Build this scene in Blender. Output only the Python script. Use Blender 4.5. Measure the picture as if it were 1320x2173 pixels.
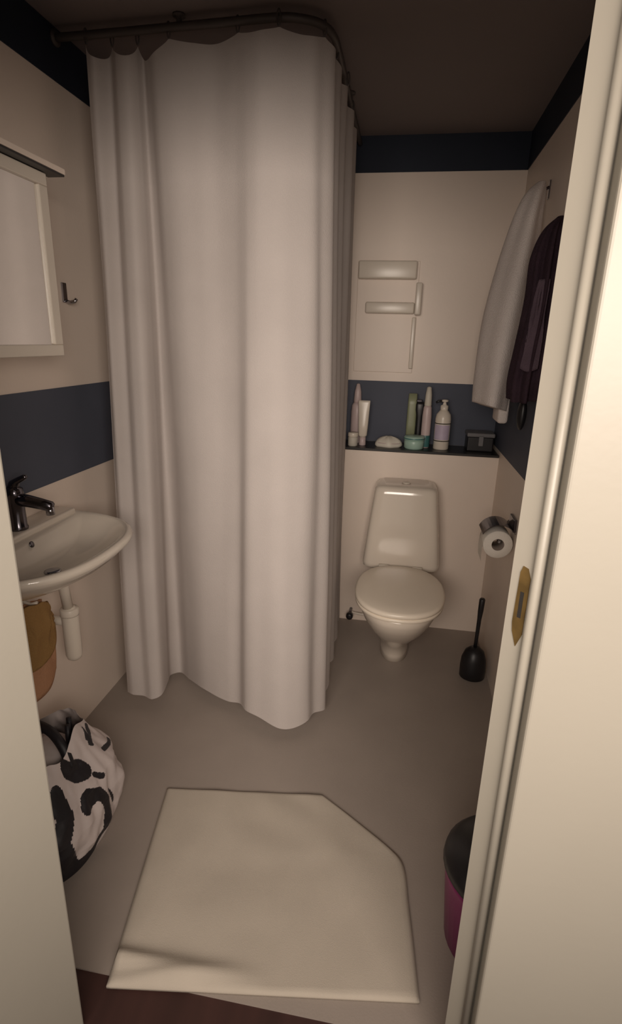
import bpy, bmesh, math, random
from mathutils import Vector, Matrix, noise
random.seed(7)
S = bpy.context.scene
for o in list(bpy.data.objects):
    bpy.data.objects.remove(o)
C = S.collection
rad = math.radians
PI = math.pi

# ------------------------------------------------------------------ camera
def make_camera(f_px=1163.0, pitch=17.4, yaw=9.0, roll=1.57, h=1.40):
    p, y, r = rad(pitch), rad(yaw), rad(roll)
    F = Vector((-math.sin(y) * math.cos(p), math.cos(y) * math.cos(p), -math.sin(p)))
    R = Vector((math.cos(y), math.sin(y), 0))
    U = R.cross(F)
    R2 = R * math.cos(r) + U * math.sin(r)
    U2 = U * math.cos(r) - R * math.sin(r)
    cd = bpy.data.cameras.new('camera')
    cd.sensor_fit = 'VERTICAL'
    cd.sensor_height = 24.0
    cd.lens = 24.0 * f_px / 2173.0
    cd.clip_start = 0.02
    co = bpy.data.objects.new('camera', cd)
    C.objects.link(co)
    m = Matrix.Identity(4)
    for i in range(3):
        m[i][0] = R2[i]; m[i][1] = U2[i]; m[i][2] = -F[i]
    m[0][3], m[1][3], m[2][3] = 0, 0, h
    co.matrix_world = m
    S.camera = co
make_camera()

# ------------------------------------------------------------------ world, lamps, exposure
w = bpy.data.worlds.new('world'); S.world = w; w.use_nodes = True
w.node_tree.nodes['Background'].inputs[0].default_value = (1.0, 0.86, 0.74, 1)
w.node_tree.nodes['Background'].inputs[1].default_value = 0.40

def area_lamp(name, loc, target, sx, sy, power, col, spread=180):
    ld = bpy.data.lights.new(name, 'AREA')
    ld.shape = 'RECTANGLE'; ld.size = sx; ld.size_y = sy
    ld.energy = power; ld.color = col; ld.spread = rad(spread)
    lo = bpy.data.objects.new(name, ld); C.objects.link(lo)
    lo.location = loc
    lo.rotation_euler = (Vector(target) - Vector(loc)).to_track_quat('-Z', 'Y').to_euler()
    return lo
# broad unseen hall light behind the camera, beam narrowed to dim top and bottom
area_lamp('hall_light', (0.17, -0.85, 1.60), (-0.36, 2.0, 0.95), 2.10, 0.75, 28.0, (1.0, 0.87, 0.755), 98)

vs = S.view_settings
vs.view_transform = 'Standard'; vs.look = 'None'; vs.gamma = 1.0
vs.use_curve_mapping = False; vs.exposure = 0.0

# ------------------------------------------------------------------ materials
def mat(name, col, rough=0.6, metal=0.0, var=0.0, vscale=8.0, bump=0.0, bscale=60.0, col2=None, spec=0.5,
        coat=0.0, trans=0.0, sss=0.0, stretch=None):
    m = bpy.data.materials.new(name); m.use_nodes = True
    nt = m.node_tree; b = nt.nodes['Principled BSDF']
    b.inputs['Base Color'].default_value = (*col, 1)
    b.inputs['Roughness'].default_value = rough
    b.inputs['Metallic'].default_value = metal
    b.inputs['Specular IOR Level'].default_value = spec
    b.inputs['Coat Weight'].default_value = coat
    b.inputs['Transmission Weight'].default_value = trans
    tc = nt.nodes.new('ShaderNodeTexCoord')
    mp = nt.nodes.new('ShaderNodeMapping')
    nt.links.new(tc.outputs['Object'], mp.inputs['Vector'])
    if stretch: mp.inputs['Scale'].default_value = stretch
    if var or col2:
        n = nt.nodes.new('ShaderNodeTexNoise'); n.inputs['Scale'].default_value = vscale
        n.inputs['Detail'].default_value = 3
        nt.links.new(mp.outputs[0], n.inputs['Vector'])
        r = nt.nodes.new('ShaderNodeValToRGB')
        c2 = col2 or tuple(max(0, c * (1 - var)) for c in col)
        r.color_ramp.elements[0].position = 0.35; r.color_ramp.elements[1].position = 0.65
        r.color_ramp.elements[0].color = (*c2, 1); r.color_ramp.elements[1].color = (*col, 1)
        nt.links.new(n.outputs['Fac'], r.inputs[0])
        nt.links.new(r.outputs[0], b.inputs['Base Color'])
    if bump:
        n2 = nt.nodes.new('ShaderNodeTexNoise'); n2.inputs['Scale'].default_value = bscale
        nt.links.new(mp.outputs[0], n2.inputs['Vector'])
        bp = nt.nodes.new('ShaderNodeBump'); bp.inputs['Strength'].default_value = bump
        bp.inputs['Distance'].default_value = 0.01
        nt.links.new(n2.outputs['Fac'], bp.inputs['Height'])
        nt.links.new(bp.outputs[0], b.inputs['Normal'])
    return m

def cloth_mat(name, col, tr=0.25, bump=0.15, bscale=300):
    m = mat(name, col, 0.85, var=0.05, vscale=6, bump=bump, bscale=bscale, spec=0.15)
    nt = m.node_tree; b = nt.nodes['Principled BSDF']; out = nt.nodes['Material Output']
    t = nt.nodes.new('ShaderNodeBsdfTranslucent'); t.inputs[0].default_value = (*col, 1)
    mx = nt.nodes.new('ShaderNodeMixShader'); mx.inputs[0].default_value = tr
    nt.links.new(b.outputs[0], mx.inputs[1]); nt.links.new(t.outputs[0], mx.inputs[2])
    nt.links.new(mx.outputs[0], out.inputs[0])
    return m

M = {
 'wall': mat('white wall panel', (0.80, 0.69, 0.60), 0.45, var=0.04, vscale=3, bump=0.03, bscale=90),
 'stripe': mat('slate blue wall stripe', (0.085, 0.094, 0.125), 0.62, var=0.08, vscale=5, spec=0.25),
 'band': mat('dark navy ceiling border', (0.020, 0.026, 0.042), 0.6, var=0.1, vscale=5, spec=0.25),
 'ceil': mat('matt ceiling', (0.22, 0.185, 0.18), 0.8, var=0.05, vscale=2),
 'floor': mat('grey vinyl floor', (0.335, 0.285, 0.25), 0.55, var=0.08, vscale=4, bump=0.05, bscale=200),
 'brown': mat('dark brown hall floor', (0.055, 0.022, 0.018), 0.55, var=0.35, vscale=14, stretch=(1, 0.1, 1)),
 'paint': mat('cream gloss paint', (0.325, 0.30, 0.255), 0.4, var=0.03, vscale=3, bump=0.02, bscale=60),
 'brass': mat('aged brass', (0.20, 0.125, 0.04), 0.5, metal=0.5, var=0.4, vscale=30),
 'hole': mat('dark hole', (0.015, 0.012, 0.01), 0.8, var=0.1),
 'curtain': cloth_mat('white curtain fabric', (0.595, 0.54, 0.512), 0.22),
 'ceramic': mat('white ceramic', (0.69, 0.615, 0.53), 0.12, var=0.02, vscale=4, coat=0.3),
 'plastic_w': mat('white plastic', (0.72, 0.65, 0.56), 0.3, var=0.03, vscale=10),
 'seatp': mat('white seat plastic', (0.84, 0.75, 0.63), 0.3, var=0.02, vscale=10),
 'steel': mat('brushed steel', (0.45, 0.43, 0.42), 0.3, metal=1.0, var=0.1, vscale=40),
 'chrome': mat('chrome', (0.42, 0.41, 0.44), 0.12, metal=1.0, var=0.05, vscale=10),
 'darkchrome': mat('dark chrome', (0.16, 0.15, 0.17), 0.15, metal=1.0, var=0.1, vscale=10),
 'rail': mat('dark grey curtain rail', (0.10, 0.085, 0.08), 0.5, metal=0.3, var=0.1),
 'black': mat('black plastic', (0.012, 0.011, 0.013), 0.4, var=0.2, vscale=20),
 'blackstone': mat('black laminate', (0.020, 0.018, 0.017), 0.35, var=0.25, vscale=30),
 'mirror': mat('mirror glass', (0.78, 0.76, 0.74), 0.03, metal=1.0, var=0.02),
 'terry': mat('white terry cloth', (0.47, 0.415, 0.35), 0.95, var=0.05, vscale=9, bump=0.12, bscale=500, spec=0.1),
 'towel': cloth_mat('white towel', (0.86, 0.78, 0.74), 0.15, bump=0.5, bscale=260),
 'robe': mat('dark plum fabric', (0.055, 0.034, 0.046), 0.95, var=0.3, vscale=12, bump=0.4, bscale=200, spec=0.1),
 'robe2': mat('faded plum lining', (0.13, 0.092, 0.118), 0.95, var=0.2, vscale=12, bump=0.4, bscale=200, spec=0.1),
 'paper': mat('tissue paper', (0.80, 0.75, 0.68), 0.95, var=0.03, bump=0.2, bscale=200, spec=0.1),
 'card': mat('grey cardboard', (0.25, 0.20, 0.17), 0.9, var=0.1),
 'orange': cloth_mat('orange cotton', (0.60, 0.33, 0.19), 0.2, bump=0.4, bscale=200),
 'ochre': cloth_mat('ochre cotton', (0.36, 0.21, 0.08), 0.15, bump=0.4, bscale=200),
 'bagw': mat('white bag plastic', (0.66, 0.58, 0.56), 0.5, var=0.12, vscale=7, bump=0.3, bscale=25),
 'bagk': mat('black bag print', (0.014, 0.012, 0.016), 0.5, var=0.3, vscale=12, bump=0.3, bscale=25),
 'magenta': mat('magenta plastic', (0.20, 0.012, 0.10), 0.35, var=0.15, vscale=4),
 'mint': mat('mint plastic', (0.36, 0.52, 0.44), 0.35, var=0.1, vscale=10),
 'teal': mat('teal plastic', (0.05, 0.16, 0.16), 0.4, var=0.1, vscale=10),
 'olive': mat('olive green plastic', (0.26, 0.28, 0.17), 0.4, var=0.1, vscale=10),
 'lilac': mat('lilac label', (0.52, 0.44, 0.56), 0.5, var=0.1, vscale=30),
 'pinkish': mat('pale pink plastic', (0.60, 0.48, 0.47), 0.4, var=0.1, vscale=10),
 'greyp': mat('grey plastic', (0.17, 0.165, 0.17), 0.4, var=0.1, vscale=10),
 'soap': mat('pale soap', (0.62, 0.58, 0.50), 0.55, var=0.1, vscale=10),
}

# ------------------------------------------------------------------ helpers
def link(name, bm, m, parent=None, smooth=False, loc=None):
    me = bpy.data.meshes.new(name)
    bmesh.ops.recalc_face_normals(bm, faces=bm.faces[:])
    bm.to_mesh(me); bm.free()
    for x in (m if isinstance(m, (list, tuple)) else [m]): me.materials.append(x)
    if smooth:
        for p in me.polygons: p.use_smooth = True
    o = bpy.data.objects.new(name, me); C.objects.link(o)
    if parent is not None: o.parent = parent
    if loc is not None: o.location = loc
    return o

def structure(o): o['kind'] = 'structure'; return o

def thing(name, label, cat, loc=(0, 0, 0), rz=0, group=None):
    o = bpy.data.objects.new(name, None); C.objects.link(o)
    o.empty_display_size = 0.05
    o.location = loc; o.rotation_euler = (0, 0, rz)
    return tag(o, label, cat, group)

def tag(o, label, cat, group=None):
    o['label'] = label; o['category'] = cat
    if group: o['group'] = group
    return o

def box(x0, x1, y0, y1, z0, z1, bev=0.0, seg=2, bm=None):
    nb = bmesh.new()
    bmesh.ops.create_cube(nb, size=1)
    bmesh.ops.scale(nb, vec=(x1 - x0, y1 - y0, z1 - z0), verts=nb.verts)
    bmesh.ops.translate(nb, vec=((x0 + x1) / 2, (y0 + y1) / 2, (z0 + z1) / 2), verts=nb.verts)
    if bev: bmesh.ops.bevel(nb, geom=nb.edges[:], offset=bev, segments=seg, profile=0.5, affect='EDGES')
    if bm is None: return nb
    me = bpy.data.meshes.new('t'); nb.to_mesh(me); nb.free(); bm.from_mesh(me); bpy.data.meshes.remove(me)
    return bm

def loft(rings, cap0=True, cap1=True, closed=True, bm=None):
    bm = bm or bmesh.new()
    vr = [[bm.verts.new(p) for p in r] for r in rings]
    n = len(vr[0])
    for a, b in zip(vr, vr[1:]):
        for i in range(n if closed else n - 1):
            j = (i + 1) % n
            bm.faces.new((a[i], a[j], b[j], b[i]))
    if closed and cap0: bm.faces.new(vr[0])
    if closed and cap1: bm.faces.new(vr[-1][::-1])
    return bm

def lathe(profile, n=24, cx=0, cy=0, bm=None, cap0=True, cap1=True):
    return loft([[(cx + r * math.cos(2 * PI * i / n), cy + r * math.sin(2 * PI * i / n), z) for i in range(n)] for r, z in profile],
                cap0, cap1, bm=bm)

def tube(pts, r, n=10, bm=None, caps=True):
    pts = [Vector(p) for p in pts]
    rings = []; up = None
    for i, p in enumerate(pts):
        t = (pts[min(i + 1, len(pts) - 1)] - pts[max(i - 1, 0)]).normalized()
        if up is None:
            up = Vector((0, 0, 1)) if abs(t.z) < 0.9 else Vector((1, 0, 0))
        a = (up - t * up.dot(t)).normalized(); b = t.cross(a); up = a
        rr = r[i] if isinstance(r, (list, tuple)) else r
        rings.append([p + (a * math.cos(2 * PI * k / n) + b * math.sin(2 * PI * k / n)) * rr for k in range(n)])
    return loft(rings, caps, caps, bm=bm)

def spline(P, n):
    """Catmull-Rom resampling of a list of tuples into n points, even in parameter."""
    P = [Vector(p) for p in P]; out = []
    m = len(P) - 1
    for i in range(n):
        t = i / (n - 1) * m; k = min(int(t), m - 1); u = t - k
        p0, p1, p2, p3 = P[max(k - 1, 0)], P[k], P[k + 1], P[min(k + 2, m)]
        out.append(0.5 * ((2 * p1) + (p2 - p0) * u + (2 * p0 - 5 * p1 + 4 * p2 - p3) * u * u + (3 * p1 - p0 - 3 * p2 + p3) * u ** 3))
    return out

def sup(a, b, e, n, cx=0, cy=0, z=0):
    """superellipse ring"""
    r = []
    for i in range(n):
        t = 2 * PI * i / n; c, s = math.cos(t), math.sin(t)
        r.append((cx + a * math.copysign(abs(c) ** (2 / e), c), cy + b * math.copysign(abs(s) ** (2 / e), s), z))
    return r

def egg(hw, y_front, y_back, z, n=40, cx=0.0, e=2.3, wide=0.45):
    """egg outline: widest at fraction wide from the back; front (low y) rounder"""
    yw = y_back + (y_front - y_back) * wide
    r = []
    for i in range(n):
        t = 2 * PI * i / n; c, s = math.cos(t), math.sin(t)
        x = hw * math.copysign(abs(c) ** (2 / e), c)
        b = (y_back - yw) if s > 0 else (yw - y_front)
        y = yw + b * math.copysign(abs(s) ** (2 / e), s)
        r.append((cx + x, y, z))
    return r

# ------------------------------------------------------------------ setting
XL, XR, YF, YB, ZC = -1.10, 0.46, 0.85, 2.80, 2.265
YBOX, ZSH = 2.60, 0.905
T = 0.08
structure(link('floor', box(XL - T, XR + T, 0.80, YB + T, -0.08, 0), M['floor']))
structure(link('floor_hall', box(-1.6, 1.4, -1.9, 0.80, -0.08, -0.004), M['brown']))
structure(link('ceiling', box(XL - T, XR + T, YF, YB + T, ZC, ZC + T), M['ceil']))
structure(link('wall_left', box(XL - T, XL, YF, YB + T, 0, ZC), M['wall']))
structure(link('wall_right', box(XR, XR + T, YF, YB + T, 0, ZC), M['wall']))
structure(link('wall_back', box(XL, XR, YB, YB + T, 0, ZC), M['wall']))
structure(link('wall_ledge', box(XL, XR, YBOX, YB, 0, ZSH), M['wall']))
bm = box(-1.6, -0.695, 0.742, YF, 0, ZC + T)
box(0.215, 1.4, 0.735, YF, 0, ZC + T, bm=bm)
box(-0.695, 0.215, 0.735, YF, 1.94, ZC + T, bm=bm)
structure(link('wall_front', bm, M['paint']))
# coloured borders on the walls
ST0, ST1, BD0 = 0.937, 1.232, 2.122
e = 0.003
structure(link('trim_1', box(XL, XL + e, YF, YB, ST0, ST1), M['stripe']))
structure(link('trim_2', box(XR - e, XR, YF, YB, ST0, ST1), M['stripe']))
structure(link('trim_3', box(XL + e, XR - e, YB - e, YB, ZSH + 0.012, ST1 - 0.015), M['stripe']))
structure(link('trim_4', box(XL, XL + e, YF, YB, BD0, ZC), M['band']))
structure(link('trim_5', box(XR - e, XR, YF, YB, BD0, ZC), M['band']))
structure(link('trim_6', box(XL + e, XR - e, YB - e, YB, BD0, ZC), M['band']))

# door frame: right post with reveal, bead and flat casing; left post; head
px = [(0.1715, 0.757), (0.1945, 0.737), (0.235, 0.737), (0.235, 0.862), (0.197, 0.862)]
fr = structure(link('trim_7', loft([[(x, y, 0) for x, y in px], [(x, y, 1.94) for x, y in px]]), M['paint']))
bd = link('bead', tube([(0.200, 0.730, 0), (0.200, 0.730, 1.94)], 0.0075, 12), M['paint'], fr, True)
link('casing', box(0.209, 0.480, 0.700, 0.735, 0, 2.03, 0.005, 3), M['paint'], fr)
link('casing', box(-0.700, 0.209, 0.700, 0.735, 1.945, 2.03, 0.005, 3), M['paint'], fr)
link('head', box(-0.695, 0.195, 0.735, 0.862, 1.90, 1.94, 0.002), M['paint'], fr)
link('casing', box(-0.80, -0.606, 0.703, 0.742, 0, 1.945, 0.004, 3), M['paint'], fr)
# strike plate with slanted ends and a latch slot
bm = bmesh.new()
FA, FB = Vector((0.1715, 0.757, 0)), Vector((0.1945, 0.737, 0)); FN = Vector((-0.020, -0.023, 0)).normalized()
def on_face(t_, z, d): q = FA.lerp(FB, t_) + FN * d; return (q.x, q.y, z)
out = [(0.97, 1.006), (0.97, 1.092), (0.80, 1.106), (0.55, 1.108), (0.45, 1.098), (0.40, 1.020), (0.46, 1.006), (0.72, 0.984)]
loft([[on_face(t_, z, 0.0015) for t_, z in out], [on_face(t_, z, -0.001) for t_, z in out]], bm=bm)
sp = link('strike_plate', bm, M['brass'], fr); sp['label'] = 'aged brass strike plate'
sl = [(0.60, 1.030), (0.78, 1.030), (0.78, 1.070), (0.60, 1.070)]
link('latch_slot', loft([[on_face(t_, z, 0.0018) for t_, z in sl], [on_face(t_, z, 0.0005) for t_, z in sl]]), M['hole'], sp)
# open door leaf on the left
dl = structure(link('door_1', box(-0.040, 0, -0.816, 0, 0.008, 1.93, 0.003), M['paint'], None, False, (-0.564, 0.696, 0)))
dl.rotation_euler = (0, 0, rad(-28))
hb = tube([(0, -0.751, 1.02), (0.039, -0.751, 1.02), (0.049, -0.741, 1.02), (0.049, -0.626, 1.02)], 0.009, 10)
link('door_handle', hb, M['steel'], dl, True)

# ------------------------------------------------------------------ shelf on the ledge
sh = tag(link('shelf', box(XL + e, XR - e, YBOX - 0.012, YB - e, ZSH, ZSH + 0.012, 0.002), M['blackstone']),
         'black shelf board capping the low wall behind the toilet', 'shelf')
ZS = ZSH + 0.012

# ------------------------------------------------------------------ toilet
TX = 0.047
t = thing('toilet', 'white ceramic toilet with closed lid and tapered cistern below the black shelf', 'toilet', (TX, 2.3, 0))
def toil(pts_rings): return [[(x, y - 2.3, z) for x, y, z in r] for r in pts_rings]
rings = []
prof = [  # z, half width, front, back
 (0.0, 0.068, 2.235, 2.50), (0.03, 0.064, 2.232, 2.50), (0.08, 0.064, 2.205, 2.50), (0.13, 0.078, 2.150, 2.49),
 (0.19, 0.104, 2.070, 2.48), (0.25, 0.132, 1.990, 2.47), (0.31, 0.155, 1.925, 2.46), (0.355, 0.168, 1.890, 2.45),
 (0.385, 0.172, 1.882, 2.44), (0.392, 0.168, 1.888, 2.435)]
for z, hw, f, b in prof: rings.append(egg(hw, f, b, z, 48))
link('bowl', loft(toil(rings)), M['ceramic'], t, True)
link('seat', loft(toil([egg(0.170, 1.880, 2.345, 0.393, 48, wide=0.5), egg(0.181, 1.866, 2.350, 0.397, 48, wide=0.5),
     egg(0.181, 1.866, 2.350, 0.408, 48, wide=0.5), egg(0.176, 1.872, 2.345, 0.411, 48, wide=0.5)])), M['seatp'], t, True)
lidr = []
for k, (s, z) in enumerate([(0.97, 0.4115), (1.0, 0.415), (1.005, 0.424), (0.99, 0.431), (0.95, 0.435), (0.7, 0.4385), (0.3, 0.440)]):
    c0 = 2.10
    lidr.append([(x * s, c0 + (y - c0) * s, z) for x, y, _ in egg(0.182, 1.864, 2.345, z, 48, wide=0.5)])
lid = link('lid', loft(toil(lidr)), M['seatp'], t, True)
for sx in (-1, 1):
    link('hinge', tube([(sx * 0.075 - 0.022, 0.052, 0.418), (sx * 0.075 + 0.022, 0.052, 0.418)], 0.011, 12), M['plastic_w'], t, True)
tank = []
for z, hw, f in [(0.392, 0.165, 2.385), (0.40, 0.176, 2.376), (0.42, 0.178, 2.374), (0.60, 0.160, 2.388), (0.745, 0.143, 2.402), (0.768, 0.139, 2.406), (0.778, 0.130, 2.414), (0.782, 0.11, 2.43)]:
    b = 2.585
    tank.append(sup(hw, (b - f) / 2, 6, 48, 0, (b + f) / 2, z))
link('cistern', loft(toil(tank)), M['ceramic'], t, True)
link('neck', box(-0.10, 0.10, 0.04, 0.24, 0.30, 0.395, 0.02, 3), M['ceramic'], t, True)
bm = lathe([(0.020, 0.782), (0.020, 0.784), (0.017, 0.786), (0.001, 0.786)], 20, 0.0, 0.20)
link('flush_button', bm, M['plastic_w'], t, True)

# shut-off valve by the toilet
v = thing('shutoff_valve', 'small dark water valve low on the wall left of the toilet', 'valve', (-0.185, 2.55, 0))
link('stem', tube([(0, 0.05, 0.062), (0, -0.02, 0.062)], 0.008, 12), M['darkchrome'], v, True)
link('knob', tube([(0, -0.018, 0.062), (0, -0.024, 0.062), (0, -0.044, 0.062), (0, -0.048, 0.062)], [0.012, 0.018, 0.017, 0.010], 12), M['black'], v, True)
link('pipe', tube(spline([(0.0, 0.02, 0.062), (0.012, 0.016, 0.058), (0.05, 0.012, 0.055), (0.11, 0.01, 0.055), (0.155, 0.01, 0.055)], 12), 0.006, 8), M['plastic_w'], v, True)

# ------------------------------------------------------------------ toilet brush
b = thing('toilet_brush', 'black toilet brush standing upright in a black holder beside the toilet', 'brush', (0.392, 2.195, 0))
link('holder', lathe([(0.048, 0.0), (0.054, 0.004), (0.055, 0.05), (0.052, 0.09), (0.040, 0.125), (0.022, 0.142), (0.014, 0.146)], 28), M['black'], b, True)
link('handle', tube([(0, 0, 0.14), (0.001, 0, 0.20), (0.002, 0, 0.28), (0.003, 0, 0.32), (0.004, 0, 0.372), (0.004, 0, 0.378)], [0.008, 0.008, 0.009, 0.0115, 0.0125, 0.009], 14), M['black'], b, True)

# ------------------------------------------------------------------ toilet roll on holder
r = thing('toilet_roll_holder', 'chrome toilet roll holder with curved cover flap on the right wall', 'holder', (XR, 2.10, 0.69))
link('wall_plate', box(-0.012, 0.0, -0.045, 0.045, 0.035, 0.085, 0.003), M['darkchrome'], r)
fl = []
for k in range(13):
    a = rad(30 + k * 128 / 12)
    fl.append((-0.060 + 0.066 * math.cos(a), 0.066 * math.sin(a)))
bm = bmesh.new()
loft([[(x, -0.058, z) for x, z in fl] + [(x * 0.975 - 0.0015, -0.058, z * 0.975) for x, z in fl[::-1]],
      [(x, 0.058, z) for x, z in fl] + [(x * 0.975 - 0.0015, 0.058, z * 0.975) for x, z in fl[::-1]]], bm=bm)
link('cover_flap', bm, M['darkchrome'], r)
link('bar', tube([(-0.006, 0.064, 0.05), (-0.03, 0.066, 0.02), (-0.060, 0.066, 0.0), (-0.060, 0.03, 0.0), (-0.060, -0.060, 0.0), (-0.060, -0.067, 0.001), (-0.060, -0.070, 0.006)], 0.005, 10), M['chrome'], r, True)
rr = thing('toilet_roll', 'white toilet paper roll hanging under the chrome cover flap', 'toilet paper', (XR - 0.060, 2.10, 0.674))
def yring(rad_, y, n=36): return [(rad_ * math.cos(2 * PI * i / n), y, rad_ * math.sin(2 * PI * i / n)) for i in range(n)]
link('paper', loft([yring(0.0235, -0.05), yring(0.053, -0.05), yring(0.055, -0.047), yring(0.055, 0.047), yring(0.053, 0.05), yring(0.0235, 0.05)], False, False), M['paper'], rr, True)
link('core', loft([yring(0.0235, -0.049), yring(0.0235, 0.049), yring(0.0220, 0.049), yring(0.0220, -0.049), yring(0.0235, -0.049)], False, False), M['card'], rr, True)
link('sheet', loft([[(-0.0555, -0.048, 0.0), (-0.0555, 0.048, 0.0)], [(-0.0565, -0.048, -0.04), (-0.0565, 0.048, -0.04)], [(-0.054, -0.048, -0.075), (-0.054, 0.048, -0.072)]], closed=False), M['paper'], rr)

# ------------------------------------------------------------------ shower curtain and rail
RAIL_Z = 2.235
rail_pts = [(-1.10, 1.815)] + [(-1.0 + k * 0.115, 1.812 - k * 0.006) for k in range(1, 6)] + [(-0.36, 1.79), (-0.300, 1.825), (-0.272, 1.89), (-0.268, 2.0), (-0.268, 2.2), (-0.268, 2.4), (-0.268, 2.6), (-0.268, 2.797)]
rl = thing('shower_rail', 'dark curved shower curtain rail fixed under the ceiling', 'curtain rail', (0, 0, 0))
link('rail', tube([(p.x, p.y, RAIL_Z) for p in spline([(x, y, 0) for x, y in rail_pts], 60)], 0.011, 10), M['rail'], rl, True)
for (x, y) in [(-0.70, 1.800), (-0.268, 2.35)]:
    link('ceiling_bracket', lathe([(0.008, RAIL_Z), (0.008, ZC - 0.006), (0.018, ZC - 0.005), (0.018, ZC)], 12, x, y), M['rail'], rl, True)
link('wall_flange', tube([(-1.10, 1.815, RAIL_Z), (-1.09, 1.815, RAIL_Z)], 0.022, 14), M['rail'], rl, True)

bot = [(-0.985, 1.715), (-0.955, 1.700), (-0.915, 1.712), (-0.875, 1.700), (-0.845, 1.725), (-0.858, 1.810), (-0.878, 1.885), (-0.850, 1.925), (-0.790, 1.872),
       (-0.720, 1.815), (-0.660, 1.785), (-0.590, 1.758), (-0.535, 1.738), (-0.492, 1.682), (-0.430, 1.660), (-0.360, 1.643), (-0.305, 1.662),
       (-0.262, 1.700), (-0.246, 1.752), (-0.208, 1.800), (-0.225, 1.875), (-0.212, 1.95), (-0.240, 2.03), (-0.215, 2.12), (-0.245, 2.22), (-0.222, 2.32), (-0.250, 2.42), (-0.235, 2.50), (-0.250, 2.56)]
top = [(-0.990, 1.800), (-0.962, 1.788), (-0.930, 1.825), (-0.895, 1.795), (-0.862, 1.790), (-0.842, 1.812), (-0.832, 1.838), (-0.812, 1.822), (-0.775, 1.795),
       (-0.720, 1.792), (-0.660, 1.800), (-0.600, 1.812), (-0.540, 1.790), (-0.490, 1.765), (-0.445, 1.752), (-0.395, 1.768), (-0.350, 1.785),
       (-0.312, 1.800), (-0.288, 1.830), (-0.262, 1.875), (-0.278, 1.935), (-0.258, 2.00), (-0.280, 2.07), (-0.255, 2.15), (-0.280, 2.24), (-0.250, 2.33), (-0.278, 2.42), (-0.255, 2.50), (-0.270, 2.57)]
NS, NZ = 300, 70
BT = spline([(x, y, 0) for x, y in bot], NS); TP = spline([(x, y, 0) for x, y in top], NS)
hooks = [0.0, 0.085, 0.19, 0.315, 0.44, 0.53, 0.645, 0.73, 0.82, 0.91, 1.0]
def top_drop(u):
    for a, b2 in zip(hooks, hooks[1:]):
        if a <= u <= b2:
            q = (u - a) / (b2 - a); s = math.sin(PI * q)
            return (0.036 if b2 < 0.35 else 0.012) * s ** 0.7
    return 0
rows = []
for j in range(NZ + 1):
    v_ = j / NZ
    row = []
    for i in range(NS):
        u = i / (NS - 1)
        zt = RAIL_Z - 0.0275 - top_drop(u)
        zb = 0.045 + 0.012 * math.sin(u * 17) + 0.01 * math.sin(u * 41 + 1)
        z = zt + (zb - zt) * v_
        k = v_ ** 1.15
        p = TP[i].lerp(BT[i], k)
        # fold relaxation in the middle, fine waviness
        n3 = noise.noise_vector(Vector((u * 9, v_ * 1.3, 0.3))) * 0.012 + noise.noise_vector(Vector((u * 26, v_ * 2.0, 4.3))) * 0.005
        m_ = math.sin(PI * min(1, v_ * 1.02)) ** 0.7
        row.append((p.x + n3.x * m_, p.y + n3.y * m_, z))
    rows.append(row)
cu = tag(link('shower_curtain', loft(rows, closed=False), M['curtain'], None, True),
         'tall white fabric shower curtain hanging in soft folds around the shower corner', 'curtain')
for i_, u in enumerate(hooks):
    p = TP[min(NS - 1, int(u * (NS - 1)))]
    link('curtain_ring', tube([(p.x + 0.016 * math.sin(a) * 0.3, p.y + 0.004, RAIL_Z - 0.006 + 0.0195 * math.cos(a)) for a in [k * 2 * PI / 14 for k in range(15)]], 0.0022, 6), M['rail'], rl, True)

# ------------------------------------------------------------------ wash basin, left wall
BY = 1.265
bs = thing('wash_basin', 'white ceramic wash basin mounted on the left wall', 'basin', (XL, BY, 0))
def brow(depth, half, z, n=56, back=0.0):
    """rounded D outline in local coords, +x away from the wall"""
    pts = []
    for i in range(n):
        a = -PI / 2 + PI * i / (n - 1)
        c, s = math.cos(a), math.sin(a)
        pts.append((back + (depth - back) * abs(c) ** (2 / 2.7), half * math.copysign(abs(s) ** (2 / 2.7), s), z))
    return pts
outer = [brow(0.10, 0.10, 0.712, back=0.0), brow(0.17, 0.15, 0.728), brow(0.235, 0.20, 0.752), brow(0.295, 0.245, 0.780), brow(0.335, 0.268, 0.804), brow(0.350, 0.282, 0.820),
         brow(0.366, 0.294, 0.834), brow(0.370, 0.297, 0.845), brow(0.366, 0.294, 0.852), brow(0.356, 0.286, 0.855)]
inner = [brow(0.338, 0.268, 0.849, back=0.09), brow(0.322, 0.252, 0.834, back=0.10), brow(0.295, 0.225, 0.803, back=0.11), brow(0.25, 0.17, 0.780, back=0.13), brow(0.21, 0.08, 0.771, back=0.15), brow(0.19, 0.02, 0.769, back=0.17)]
link('bowl', loft(outer + inner, True, True), M['ceramic'], bs, True)
link('back_ledge', box(0.0, 0.085, -0.285, 0.285, 0.80, 0.866, 0.008, 3), M['ceramic'], bs, True)
link('overflow_hole', lathe([(0.009, 0), (0.009, 0.002), (0.006, 0.003)], 16), M['darkchrome'], bs, True, (0.103, 0.03, 0.832)).rotation_euler = (0, rad(68), 0)
link('drain', lathe([(0.022, 0.7695), (0.022, 0.7725), (0.016, 0.774), (0.004, 0.7735)], 20, 0.18, 0), M['chrome'], bs, True)
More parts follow.
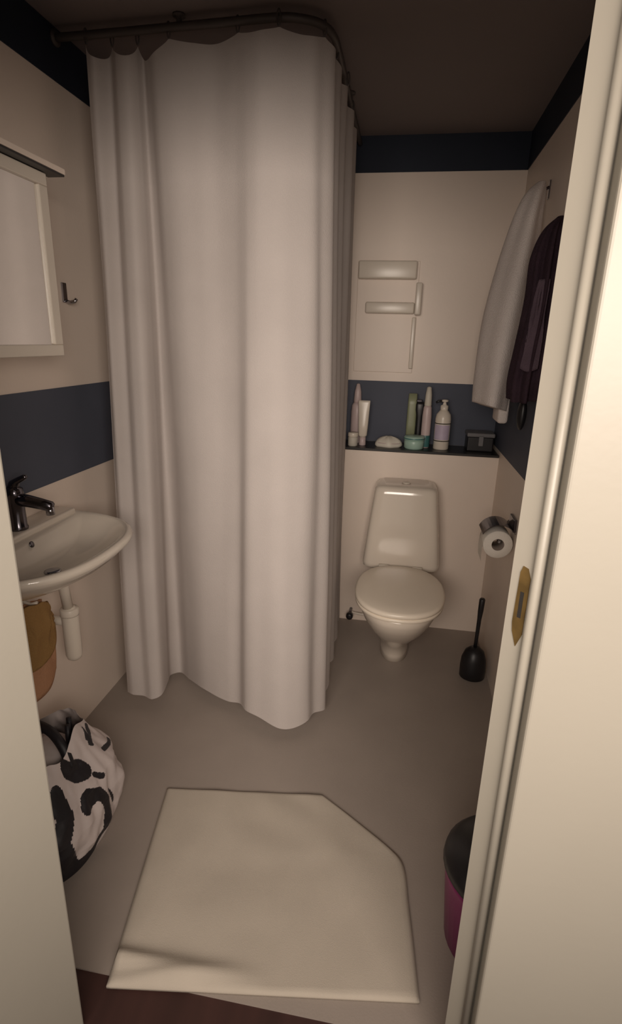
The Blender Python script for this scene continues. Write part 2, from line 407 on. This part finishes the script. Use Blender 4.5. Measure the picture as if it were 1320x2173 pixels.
# faucet
fa = thing('basin_faucet', 'chrome single-lever mixer tap on the wash basin', 'faucet', (XL + 0.050, 1.320, 0.866))
link('body', lathe([(0.026, 0), (0.027, 0.006), (0.024, 0.012), (0.023, 0.095), (0.025, 0.100), (0.024, 0.118), (0.012, 0.126)], 20), M['darkchrome'], fa, True)
so = link('spout', tube([(0.01, 0.0, 0.088), (0.04, 0.004, 0.084), (0.075, 0.010, 0.076), (0.100, 0.014, 0.069), (0.104, 0.015, 0.067)], [0.019, 0.0175, 0.016, 0.0155, 0.012], 14), M['darkchrome'], fa, True)
link('aerator', tube([(0.096, 0.013, 0.068), (0.097, 0.013, 0.046)], 0.012, 14), M['chrome'], so, True)
lv = link('lever', tube([(0, 0, 0.12), (0.004, 0.001, 0.132), (0.016, -0.002, 0.142), (0.045, -0.008, 0.156), (0.052, -0.009, 0.158)], [0.016, 0.014, 0.009, 0.0075, 0.005], 12), M['darkchrome'], fa, True)
# trap under the basin
tr = thing('basin_trap', 'white plastic bottle trap and pipe under the wash basin', 'drain pipe', (XL, 1.41, 0))
link('tailpiece', tube([(0.11, -0.015, 0.724), (0.108, -0.005, 0.66), (0.105, 0.01, 0.575)], 0.016, 14), M['plastic_w'], tr, True)
link('bottle', lathe([(0.014, 0.385), (0.022, 0.392), (0.026, 0.405), (0.026, 0.55), (0.022, 0.565), (0.018, 0.575)], 20, 0.105, 0.015), M['plastic_w'], tr, True)
link('waste_pipe', tube([(0.10, 0.015, 0.52), (0.06, 0.015, 0.52), (0.0, 0.015, 0.52)], 0.015, 12), M['plastic_w'], tr, True)
link('collar', lathe([(0.028, 0.545), (0.029, 0.55), (0.029, 0.566), (0.026, 0.570)], 16, 0.105, 0.015), M['plastic_w'], tr, True)

# orange cloth hanging under the basin
def cloth_drape(name, m, pts_top, pts_bot, nz=26, n=48, amp=0.02, seed=0.0, parent=None, sag=0.0, thick=0.006):
    A = spline(pts_top, n); B = spline(pts_bot, n); rows = []
    for j in range(nz + 1):
        v_ = j / nz; row = []
        for i in range(n):
            p = A[i].lerp(B[i], v_)
            nn = noise.noise_vector(Vector((i / n * 6 + seed, v_ * 2.2, seed))) * amp * math.sin(PI * min(1, 0.15 + v_ * 0.85))
            row.append(p + nn + Vector((0, 0, -sag * math.sin(PI * i / (n - 1)) * (1 - v_))))
        rows.append(row)
    o = link(name, loft(rows, closed=False), m, parent, True)
    md = o.modifiers.new('thickness', 'SOLIDIFY'); md.thickness = thick; md.offset = 0
    return o
oc = thing('hanging_cloth', 'orange and ochre cloth hanging under the wash basin', 'cloth', (0, 0, 0))
cloth_drape('orange_layer', M['orange'], [(-1.05, 1.20, 0.655), (-1.01, 1.23, 0.668), (-0.99, 1.28, 0.668), (-1.01, 1.325, 0.64)],
            [(-1.06, 1.10, 0.39), (-1.00, 1.17, 0.375), (-0.98, 1.26, 0.38), (-1.01, 1.345, 0.40)], amp=0.022, seed=2.1)
C.objects['orange_layer'].parent = oc
cloth_drape('ochre_layer', M['ochre'], [(-1.02, 1.17, 0.672), (-0.975, 1.21, 0.677), (-0.96, 1.26, 0.675), (-0.975, 1.295, 0.655)],
            [(-1.02, 1.14, 0.51), (-0.965, 1.195, 0.49), (-0.95, 1.27, 0.52), (-0.975, 1.32, 0.575)], amp=0.02, seed=5.7)
C.objects['ochre_layer'].parent = oc
link('hook', tube([(-1.10, 1.245, 0.69), (-1.03, 1.245, 0.686), (-0.985, 1.245, 0.672), (-0.965, 1.245, 0.680)], 0.005, 8), M['plastic_w'], oc, True)

# ------------------------------------------------------------------ mirror cabinet
XC = -0.95
cb = thing('mirror_cabinet', 'white framed mirror cabinet high on the left wall above the basin', 'cabinet', (XL, 1.17, 1.34))
cw, chh, cd_ = 0.305, 0.452, XC - XL
link('body', box(0, cd_ - 0.016, -cw, cw, 0, chh, 0.003), M['plastic_w'], cb)
fw = 0.030
fb = bmesh.new()
box(cd_ - 0.015, cd_, -cw, cw, 0, fw, 0.003, 2, fb); box(cd_ - 0.015, cd_, -cw, cw, chh - fw, chh, 0.003, 2, fb)
box(cd_ - 0.015, cd_, cw - 0.036, cw, fw, chh - fw, 0.003, 2, fb); box(cd_ - 0.015, cd_, -cw, -cw + 0.036, fw, chh - fw, 0.003, 2, fb)
fo = link('door_frame', fb, M['plastic_w'], cb)
link('mirror', box(cd_ - 0.014, cd_ - 0.008, -cw + 0.030, cw - 0.030, fw - 0.004, chh - fw + 0.004), M['mirror'], fo)
co_ = link('cornice', box(0, cd_ + 0.030, -cw - 0.01, cw + 0.040, chh + 0.006, chh + 0.020, 0.002), M['wall'], cb)
link('dark_underside', box(cd_ - 0.02, cd_ + 0.028, -cw, cw + 0.038, chh + 0.001, chh + 0.006, 0.001), M['black'], co_)  # thin black strip that makes the cornice underside darker

# chrome hook on the wall beside the cabinet
hk = thing('wall_hook', 'small chrome towel hook on the left wall beside the mirror cabinet', 'hook', (XL, 1.735, 1.50))
link('back_plate', box(0, 0.006, -0.012, 0.012, -0.005, 0.055, 0.002), M['chrome'], hk)
link('peg', tube([(0.004, 0, 0.0), (0.02, 0, -0.004), (0.034, 0.004, -0.001), (0.040, 0.006, 0.008)], 0.0055, 10), M['chrome'], hk, True)

# ------------------------------------------------------------------ rack on back wall
rk = thing('wall_rack', 'white wall-mounted rack with two ledges on the back wall above the shelf', 'rack', (-0.095, YB, 1.50))
link('back_panel', box(-0.155, 0.130, -0.006, 0, -0.24, 0.26, 0.002), M['wall'], rk)
link('ledge', box(-0.150, 0.118, -0.045, -0.010, 0.180, 0.258, 0.008, 3), M['plastic_w'], rk, True)
link('ledge', box(-0.110, 0.118, -0.040, -0.010, 0.030, 0.080, 0.008, 3), M['plastic_w'], rk, True)
link('side_bracket', box(0.120, 0.148, -0.055, -0.010, 0.025, 0.165, 0.006, 3), M['plastic_w'], rk, True)
link('side_bracket', box(0.112, 0.130, -0.025, -0.010, -0.22, 0.015, 0.004, 3), M['plastic_w'], rk, True)

# ------------------------------------------------------------------ towel and robe on the right wall
def hanging(name, m, levels, n=56, folds=9, amp=0.012, seed=0.0, hem=0.0, parent=None):
    """levels: (z, cx, cy, ax, ay) from top to bottom"""
    L = spline([(*l[:3],) for l in levels], 44); A2 = spline([(l[3], l[4], 0) for l in levels], 44)
    rings = []
    for j, (p, a) in enumerate(zip(L, A2)):
        v_ = j / 43; ring = []
        for i in range(n):
            t_ = 2 * PI * i / n
            k = 1 + amp / max(a.x, 0.02) * min(1, v_ * 3) * math.sin(folds * t_ + seed + v_ * 1.2)
            x = p.y + a.x * k * math.cos(t_); y = p.z + a.y * k * math.sin(t_)
            x = min(x, XR - 0.006)
            z = p.x + (hem * math.cos(t_ - 0.6) if v_ > 0.9 else 0) * (v_ - 0.9) * 10
            ring.append((x, y, z))
        rings.append(ring)
    return link(name, loft(rings), m, parent, True)
tw = thing('towel', 'long white towel hanging from a hook on the right wall above the toilet', 'towel', (0, 0, 0))
hanging('cloth', M['towel'], [(1.955, 0.430, 2.30, 0.014, 0.018), (1.915, 0.413, 2.30, 0.034, 0.045), (1.84, 0.398, 2.30, 0.046, 0.07), (1.70, 0.382, 2.31, 0.062, 0.10),
        (1.50, 0.362, 2.31, 0.074, 0.115), (1.30, 0.350, 2.31, 0.070, 0.12), (1.165, 0.345, 2.31, 0.062, 0.12)], folds=4, amp=0.006, seed=1.0, hem=-0.02, parent=tw)
link('inner_fold', box(0.375, 0.415, 2.26, 2.40, 1.105, 1.30, 0.012, 3), M['towel'], tw, True)
thk = thing('towel_hook', 'small chrome hook holding the white towel on the right wall', 'hook', (XR, 2.30, 1.93))
link('back_plate', box(-0.005, 0.0, -0.012, 0.012, -0.03, 0.03, 0.002), M['chrome'], thk)
link('peg', tube([(0.0, 0, 0.01), (-0.02, 0, 0.0), (-0.034, 0, 0.004), (-0.040, 0, 0.016)], 0.005, 10), M['chrome'], thk, True)
rb = thing('bathrobe', 'dark plum bathrobe hanging on the right wall in front of the white towel', 'bathrobe', (0, 0, 0))
hanging('cloth', M['robe'], [(1.79, 0.448, 2.02, 0.010, 0.02), (1.75, 0.430, 2.02, 0.026, 0.055), (1.67, 0.420, 2.02, 0.036, 0.08), (1.55, 0.420, 2.03, 0.034, 0.09),
        (1.40, 0.414, 2.04, 0.038, 0.10), (1.29, 0.410, 2.05, 0.042, 0.105), (1.225, 0.412, 2.05, 0.040, 0.10)], folds=7, amp=0.009, seed=0.4, hem=0.01, parent=rb)
cloth_drape('lapel', M['robe2'], [(0.425, 1.935, 1.60), (0.405, 1.935, 1.60), (0.395, 1.945, 1.60)], [(0.425, 1.93, 1.33), (0.395, 1.93, 1.32), (0.372, 1.945, 1.33)], n=16, amp=0.006, seed=3.0, parent=rb, thick=0.004)
hb2 = thing('hairbrush', 'black oval hairbrush hanging on a chrome hook below the dark bathrobe', 'hairbrush', (0.418, 2.04, 1.17))
hd = []
for k in range(15):
    a = PI * k / 14
    hd.append([(0.016 * math.sin(a) * math.cos(2 * PI * i / 20), 0.026 * math.sin(a) ** 0.7 * math.sin(2 * PI * i / 20), -0.055 * math.cos(a)) for i in range(20)])
link('head', loft(hd), M['black'], hb2, True)
link('handle', tube([(0, 0, 0.045), (0, 0, 0.08), (0.002, 0, 0.10)], [0.007, 0.008, 0.004], 10), M['black'], hb2, True)
h3 = thing('rod_hook', 'slim upright chrome rod hook on the right wall below the bathrobe', 'hook', (XR, 2.06, 1.22))
link('rod', tube([(-0.062, 0.01, 0.03), (-0.062, 0.01, 0.09)], 0.004, 8), M['chrome'], h3, True)
link('arm', tube([(0, 0.01, 0.055), (-0.03, 0.01, 0.055), (-0.062, 0.01, 0.06)], 0.003, 8), M['chrome'], h3, True)

# ------------------------------------------------------------------ things on the shelf
def bottle(name, label, x, y, prof, m, parts=(), group='toiletries on the black shelf', cat='bottle', sq=None):
    o = thing(name, label, cat, (x, y, ZS), 0, group)
    link('body', lathe(prof, 24) if not sq else loft([sup(r_ * sq[0], r_ * sq[1], 4, 28, 0, 0, z) for r_, z in prof]), m, o, True)
    return o
pb = bottle('pump_bottle', 'white pump bottle with lilac label, rightmost of the bottles on the shelf', 0.198, 2.68,
            [(0.034, 0), (0.0365, 0.004), (0.0365, 0.145), (0.033, 0.165), (0.020, 0.182), (0.016, 0.186)], M['plastic_w'])
link('label_panel', loft([[(0.0370 * math.cos(a), 0.0370 * math.sin(a), z) for a in [rad(-160 + k * 9) for k in range(15)]] for z in (0.048, 0.118)], closed=False), M['lilac'], pb, True)
for z in (0.042, 0.124):
    link('label_line', lathe([(0.0366, z - 0.002), (0.0372, z - 0.002), (0.0372, z + 0.002), (0.0366, z + 0.002)], 24), M['hole'], pb, True)
pc = link('pump_collar', lathe([(0.017, 0.184), (0.018, 0.188), (0.018, 0.206), (0.010, 0.209), (0.006, 0.222), (0.016, 0.224), (0.016, 0.232), (0.004, 0.234)], 18), M['plastic_w'], pb, True)
link('nozzle', tube([(0.0, 0, 0.227), (-0.03, -0.004, 0.226), (-0.040, -0.005, 0.218)], [0.007, 0.006, 0.005], 10), M['black'], pc, True)

tb = bottle('slim_bottle', 'tall slim pale bottle with teal base beside the pump bottle', 0.122, 2.70,
            [(0.020, 0), (0.022, 0.004), (0.022, 0.06), (0.022, 0.15), (0.019, 0.19), (0.016, 0.20)], M['pinkish'])
link('cap', lathe([(0.0155, 0.199), (0.017, 0.203), (0.015, 0.25), (0.010, 0.285), (0.004, 0.288)], 18), M['soap'], tb, True)
link('sleeve', lathe([(0.0222, 0.004), (0.0228, 0.006), (0.0228, 0.058), (0.0222, 0.06)], 24, cap0=False, cap1=False), M['teal'], tb, True)

og = bottle('olive_tube', 'olive green squeeze tube standing at the back of the shelf', 0.050, 2.745,
            [(0.013, 0.0), (0.019, 0.004), (0.019, 0.045), (0.022, 0.05), (0.023, 0.10), (0.022, 0.20), (0.020, 0.25)], M['olive'], cat='tube', sq=(1, 0.75))
link('cap', lathe([(0.0195, 0.0), (0.0215, 0.003), (0.0215, 0.046), (0.0195, 0.048)], 20), M['black'], og, True)
rz_ = thing('razor', 'black electric trimmer standing between olive tube and slim bottle', 'trimmer', (0.088, 2.735, ZS), 0, 'toiletries on the black shelf')
link('body', loft([sup(a, b_, 3, 20, 0, 0, z) for a, b_, z in [(0.012, 0.012, 0), (0.014, 0.013, 0.01), (0.013, 0.012, 0.10), (0.015, 0.013, 0.14), (0.022, 0.014, 0.175), (0.022, 0.013, 0.20), (0.018, 0.010, 0.212)]]), M['black'], rz_, True)
link('blade_head', box(-0.020, 0.008, -0.010, 0.010, 0.212, 0.224, 0.003), M['darkchrome'], rz_)

mj = bottle('mint_jar', 'low mint green round jar at the front of the shelf', 0.070, 2.655,
            [(0.042, 0), (0.046, 0.005), (0.047, 0.035), (0.044, 0.042)], M['mint'], cat='jar')
link('lid', lathe([(0.047, 0.042), (0.049, 0.044), (0.049, 0.054), (0.044, 0.060), (0.02, 0.062)], 24), M['mint'], mj, True)
link('lid_rim', lathe([(0.0492, 0.047), (0.0498, 0.048), (0.0498, 0.051), (0.0492, 0.052)], 24, cap0=False, cap1=False), M['teal'], mj, True)
cpk = thing('cotton_pouch', 'pale rounded soft pouch lying on the shelf left of the mint jar', 'pouch', (-0.050, 2.665, ZS), 0, 'toiletries on the black shelf')
pr = []
for k in range(13):
    a = k / 12; z = 0.052 * a; s = math.sqrt(max(0.02, 1 - a ** 2.2)) * (0.9 + 0.1 * min(1, a * 6))
    pr.append([(0.064 * s * math.cos(q) + 0.004 * math.sin(3 * q + a * 3), 0.042 * s * math.sin(q) + 0.003 * math.sin(5 * q), z) for q in [2 * PI * i / 32 for i in range(32)]])
link('pouch_body', loft(pr), M['soap'], cpk, True)
link('seam', tube([(0.060 * math.cos(a), 0.039 * math.sin(a), 0.020) for a in [rad(190 + k * 16) for k in range(11)]], 0.0018, 6), M['pinkish'], cpk, True)

wt = thing('toothpaste_tube', 'white squeeze tube standing on its cap near the shower curtain', 'tube', (-0.178, 2.665, ZS), 0, 'toiletries on the black shelf')
link('tube_body', loft([sup(a, b_, 2.6, 24, 0, 0, z) for a, b_, z in [(0.014, 0.014, 0.04), (0.021, 0.020, 0.05), (0.024, 0.018, 0.10), (0.026, 0.010, 0.16), (0.028, 0.003, 0.205), (0.028, 0.002, 0.215)]]), M['plastic_w'], wt, True)
link('cap', lathe([(0.015, 0.0), (0.017, 0.003), (0.0155, 0.040), (0.012, 0.042)], 18), M['pinkish'], wt, True)
pt = bottle('tall_bottle', 'tall pale pink bottle with pointed cap at the left end of the shelf', -0.216, 2.73,
            [(0.026, 0), (0.029, 0.004), (0.029, 0.15), (0.026, 0.185), (0.017, 0.20)], M['pinkish'])
link('cap', lathe([(0.017, 0.199), (0.019, 0.203), (0.016, 0.25), (0.008, 0.285), (0.003, 0.288)], 18), M['pinkish'], pt, True)
sj = bottle('small_jar', 'small white jar half hidden by the shower curtain edge', -0.222, 2.635,
            [(0.020, 0), (0.023, 0.003), (0.023, 0.040), (0.020, 0.045)], M['soap'], cat='jar')
link('lid', lathe([(0.0235, 0.045), (0.0245, 0.047), (0.0245, 0.062), (0.022, 0.065)], 18), M['plastic_w'], sj, True)

bx = thing('toiletry_box', 'dark toiletry box with a grey lid at the right end of the shelf', 'box', (0.375, 2.70, ZS))
link('box_body', box(-0.058, 0.062, -0.045, 0.06, 0, 0.068, 0.006, 3), M['black'], bx)
link('lid', box(-0.062, 0.066, -0.05, 0.065, 0.068, 0.088, 0.006, 3), M['greyp'], bx)
link('clasp', box(-0.008, 0.014, -0.056, -0.044, 0.028, 0.075, 0.003), M['greyp'], bx)

# ------------------------------------------------------------------ bath mat
outline = [(-0.557, 0.775), (-0.656, 1.332), (-0.166, 1.401), (0.098, 1.214), (0.136, 0.872)]
def mat_mesh():
    NU, NV = 70, 60
    bm = bmesh.new()
    # quad patch: left edge, right edge with a rounded cut corner
    left = spline([(-0.557, 0.772, 0), (-0.588, 0.95, 0), (-0.622, 1.14, 0), (-0.656, 1.332, 0)], NV)
    right = []
    for j in range(NV):
        right.append(None)
    path_r = [(0.136, 0.868), (0.128, 0.95), (0.121, 1.02), (0.112, 1.10), (0.105, 1.17), (0.092, 1.213), (0.060, 1.245), (0.0, 1.290), (-0.08, 1.347), (-0.160, 1.400)]
    R_ = spline([(x, y, 0) for x, y in path_r], NV)
    g = []
    for j in range(NV):
        row = []
        for i in range(NU):
            u = i / (NU - 1); v_ = j / (NV - 1)
            p = left[j].lerp(R_[j], u)
            if u < 0.35 and v_ < 0.25:   # front left corner sags over the floor edge
                pass
            d = min(u, 1 - u, v_, 1 - v_)
            z = 0.013
            wrk = 0.022 * math.exp(-((v_ - 0.13 + 0.16 * u) / 0.035) ** 2) * max(0, 1 - u * 1.9) \
                + 0.016 * math.exp(-((v_ - 0.045 - 0.05 * u) / 0.03) ** 2) * math.exp(-((u - 0.20) / 0.14) ** 2)
            z += wrk + 0.003 * noise.noise(Vector((u * 5, v_ * 5, 1.0)))
            z += 0.006 * math.exp(-((u - 0.80) / 0.10) ** 2 - ((v_ - 0.50) / 0.2) ** 2)
            if d < 0.006: z = 0.008
            row.append(bm.verts.new((p.x, p.y, z)))
        g.append(row)
    for a, b2 in zip(g, g[1:]):
        for i in range(NU - 1):
            bm.faces.new((a[i], a[i + 1], b2[i + 1], b2[i]))
    # skirt and underside
    loop = g[0] + [r_[-1] for r_ in g[1:]] + g[-1][-2::-1] + [r_[0] for r_ in g[-2:0:-1]]
    low = [bm.verts.new((q.co.x, q.co.y, 0.0005)) for q in loop]
    n = len(loop)
    for i in range(n):
        bm.faces.new((loop[i], loop[(i + 1) % n], low[(i + 1) % n], low[i]))
    bm.faces.new(low)
    return bm
tag(link('bath_mat', mat_mesh(), M['terry'], None, True), 'white terry bath mat with one angled corner lying on the grey floor', 'bath mat')

# ------------------------------------------------------------------ bag on the floor, left
bgx, bgy = -0.925, 1.115
bg = thing('carrier_bag', 'white carrier bag with bold black shapes slumped on the floor below the basin', 'bag', (bgx, bgy, 0))
BN, BZ = 320, 170
def bag_pt(i, j):
    t_ = 2 * PI * i / BN; v_ = j / BZ
    lv = [(0.156, 0.165, 0, 0), (0.170, 0.190, 0, 0.01), (0.167, 0.200, 0, 0.02), (0.148, 0.185, 0, 0.03), (0.112, 0.15, -0.01, 0.035), (0.09, 0.13, -0.02, 0.035)]
    q = v_ * (len(lv) - 1); k = min(int(q), len(lv) - 2); f = q - k
    a = [lv[k][m_] * (1 - f) + lv[k + 1][m_] * f for m_ in range(4)]
    c, s = math.cos(t_), math.sin(t_)
    rr_ = lambda a_, b_: (abs(c / a_) ** 3.2 + abs(s / b_) ** 3.2) ** (-1 / 3.2)
    nn = noise.noise(Vector((c * 2.2 + 3, s * 2.2, v_ * 2.4))) * 0.020 + noise.noise(Vector((c * 6, s * 6, v_ * 7))) * 0.007
    kk = 1 + nn / 0.15 * min(1, v_ * 5 + 0.1)
    q_ = rr_(a[0], a[1]) * kk
    x = a[2] + q_ * c
    y = a[3] + q_ * s
    z = 0.001 + 0.30 * v_ + (0.02 * math.sin(2 * t_ + 0.5) + 0.012 * math.sin(5 * t_)) * max(0, v_ - 0.5) * 2
    return (x, y, z)
bm = bmesh.new()
rings = [[bag_pt(i, j) for i in range(BN)] for j in range(BZ + 1)]
loft(rings, True, False, bm=bm)
# black print: strokes in (angle deg, height) space
strokes = []
def in_print(a, z):
    for (pts, wd) in strokes:
        for (a0, z0), (a1, z1) in zip(pts, pts[1:]):
            dx, dz = (a1 - a0) * 0.0030, z1 - z0
            px, pz = (a - a0) * 0.0030, z - z0
            L2 = dx * dx + dz * dz or 1e-9
            u = max(0, min(1, (px * dx + pz * dz) / L2))
            if (px - u * dx) ** 2 + (pz - u * dz) ** 2 < wd * wd: return True
    return False
strokes += [
 ([(-8, 0.258), (-1, 0.240), (12, 0.232)], 0.030),
 ([(-8, 0.166), (-3, 0.168)], 0.024),
 ([(-12, 0.158), (-2, 0.172), (8, 0.155), (11, 0.105), (4, 0.05), (-10, 0.02), (-30, 0.008)], 0.018),
 ([(-36, 0.22), (-36, 0.176), (-46, 0.13), (-40, 0.03)], 0.026),
 ([(-48, 0.02), (-25, 0.012)], 0.028),
 ([(18, 0.196), (21, 0.183)], 0.009),
 ([(45, 0.218), (56, 0.20), (64, 0.19)], 0.007),
 ([(53, 0.30), (45, 0.275)], 0.008), ([(62, 0.288), (43, 0.258)], 0.009),
 ([(21, 0.131), (23, 0.085)], 0.005),
]
bm.faces.ensure_lookup_table()
for f in bm.faces:
    c = f.calc_center_median()
    a = math.degrees(math.atan2(c.y, c.x))
    if len(f.verts) == 4 and in_print(a, c.z): f.material_index = 1
bo = link('bag_body', bm, [M['bagw'], M['bagk']], bg, True)
link('handle_loop', tube(spline([(0.088, 0.010, 0.245), (0.06, 0.025, 0.295), (0.01, 0.045, 0.325), (-0.05, 0.055, 0.330), (-0.09, 0.04, 0.31), (-0.095, 0.02, 0.26)], 24), 0.014, 8), M['bagk'], bg, True)
for (x, y) in ((0.045, 0.075), (0.03, 0.105)):
    link('strap_end', tube([(x, y, 0.24), (x - 0.005, y + 0.005, 0.285), (x - 0.008, y + 0.012, 0.318)], 0.008, 8), M['bagk'], bg, True)
link('contents', loft([sup(0.078 * s, 0.105 * s, 2.4, 30, -0.015, 0.03, z) for s, z in [(1.0, 0.20), (0.98, 0.235), (0.8, 0.262), (0.4, 0.275)]]), M['bagw'], bg, True)

# ------------------------------------------------------------------ waste bin behind the right door post
bn = thing('waste_bin', 'dark magenta waste bin with black lid on the floor behind the right door post', 'bin', (0.318, 1.045, 0))
link('bin_body', lathe([(0.112, 0.0), (0.118, 0.004), (0.134, 0.20), (0.138, 0.225), (0.134, 0.226)], 36), M['magenta'], bn, True)
link('lid', lathe([(0.137, 0.224), (0.141, 0.228), (0.138, 0.245), (0.120, 0.268), (0.07, 0.285), (0.01, 0.289)], 36), M['black'], bn, True)
link('lid_knob', lathe([(0.010, 0.287), (0.009, 0.296), (0.016, 0.304), (0.010, 0.311), (0.001, 0.312)], 16), M['black'], bn, True)
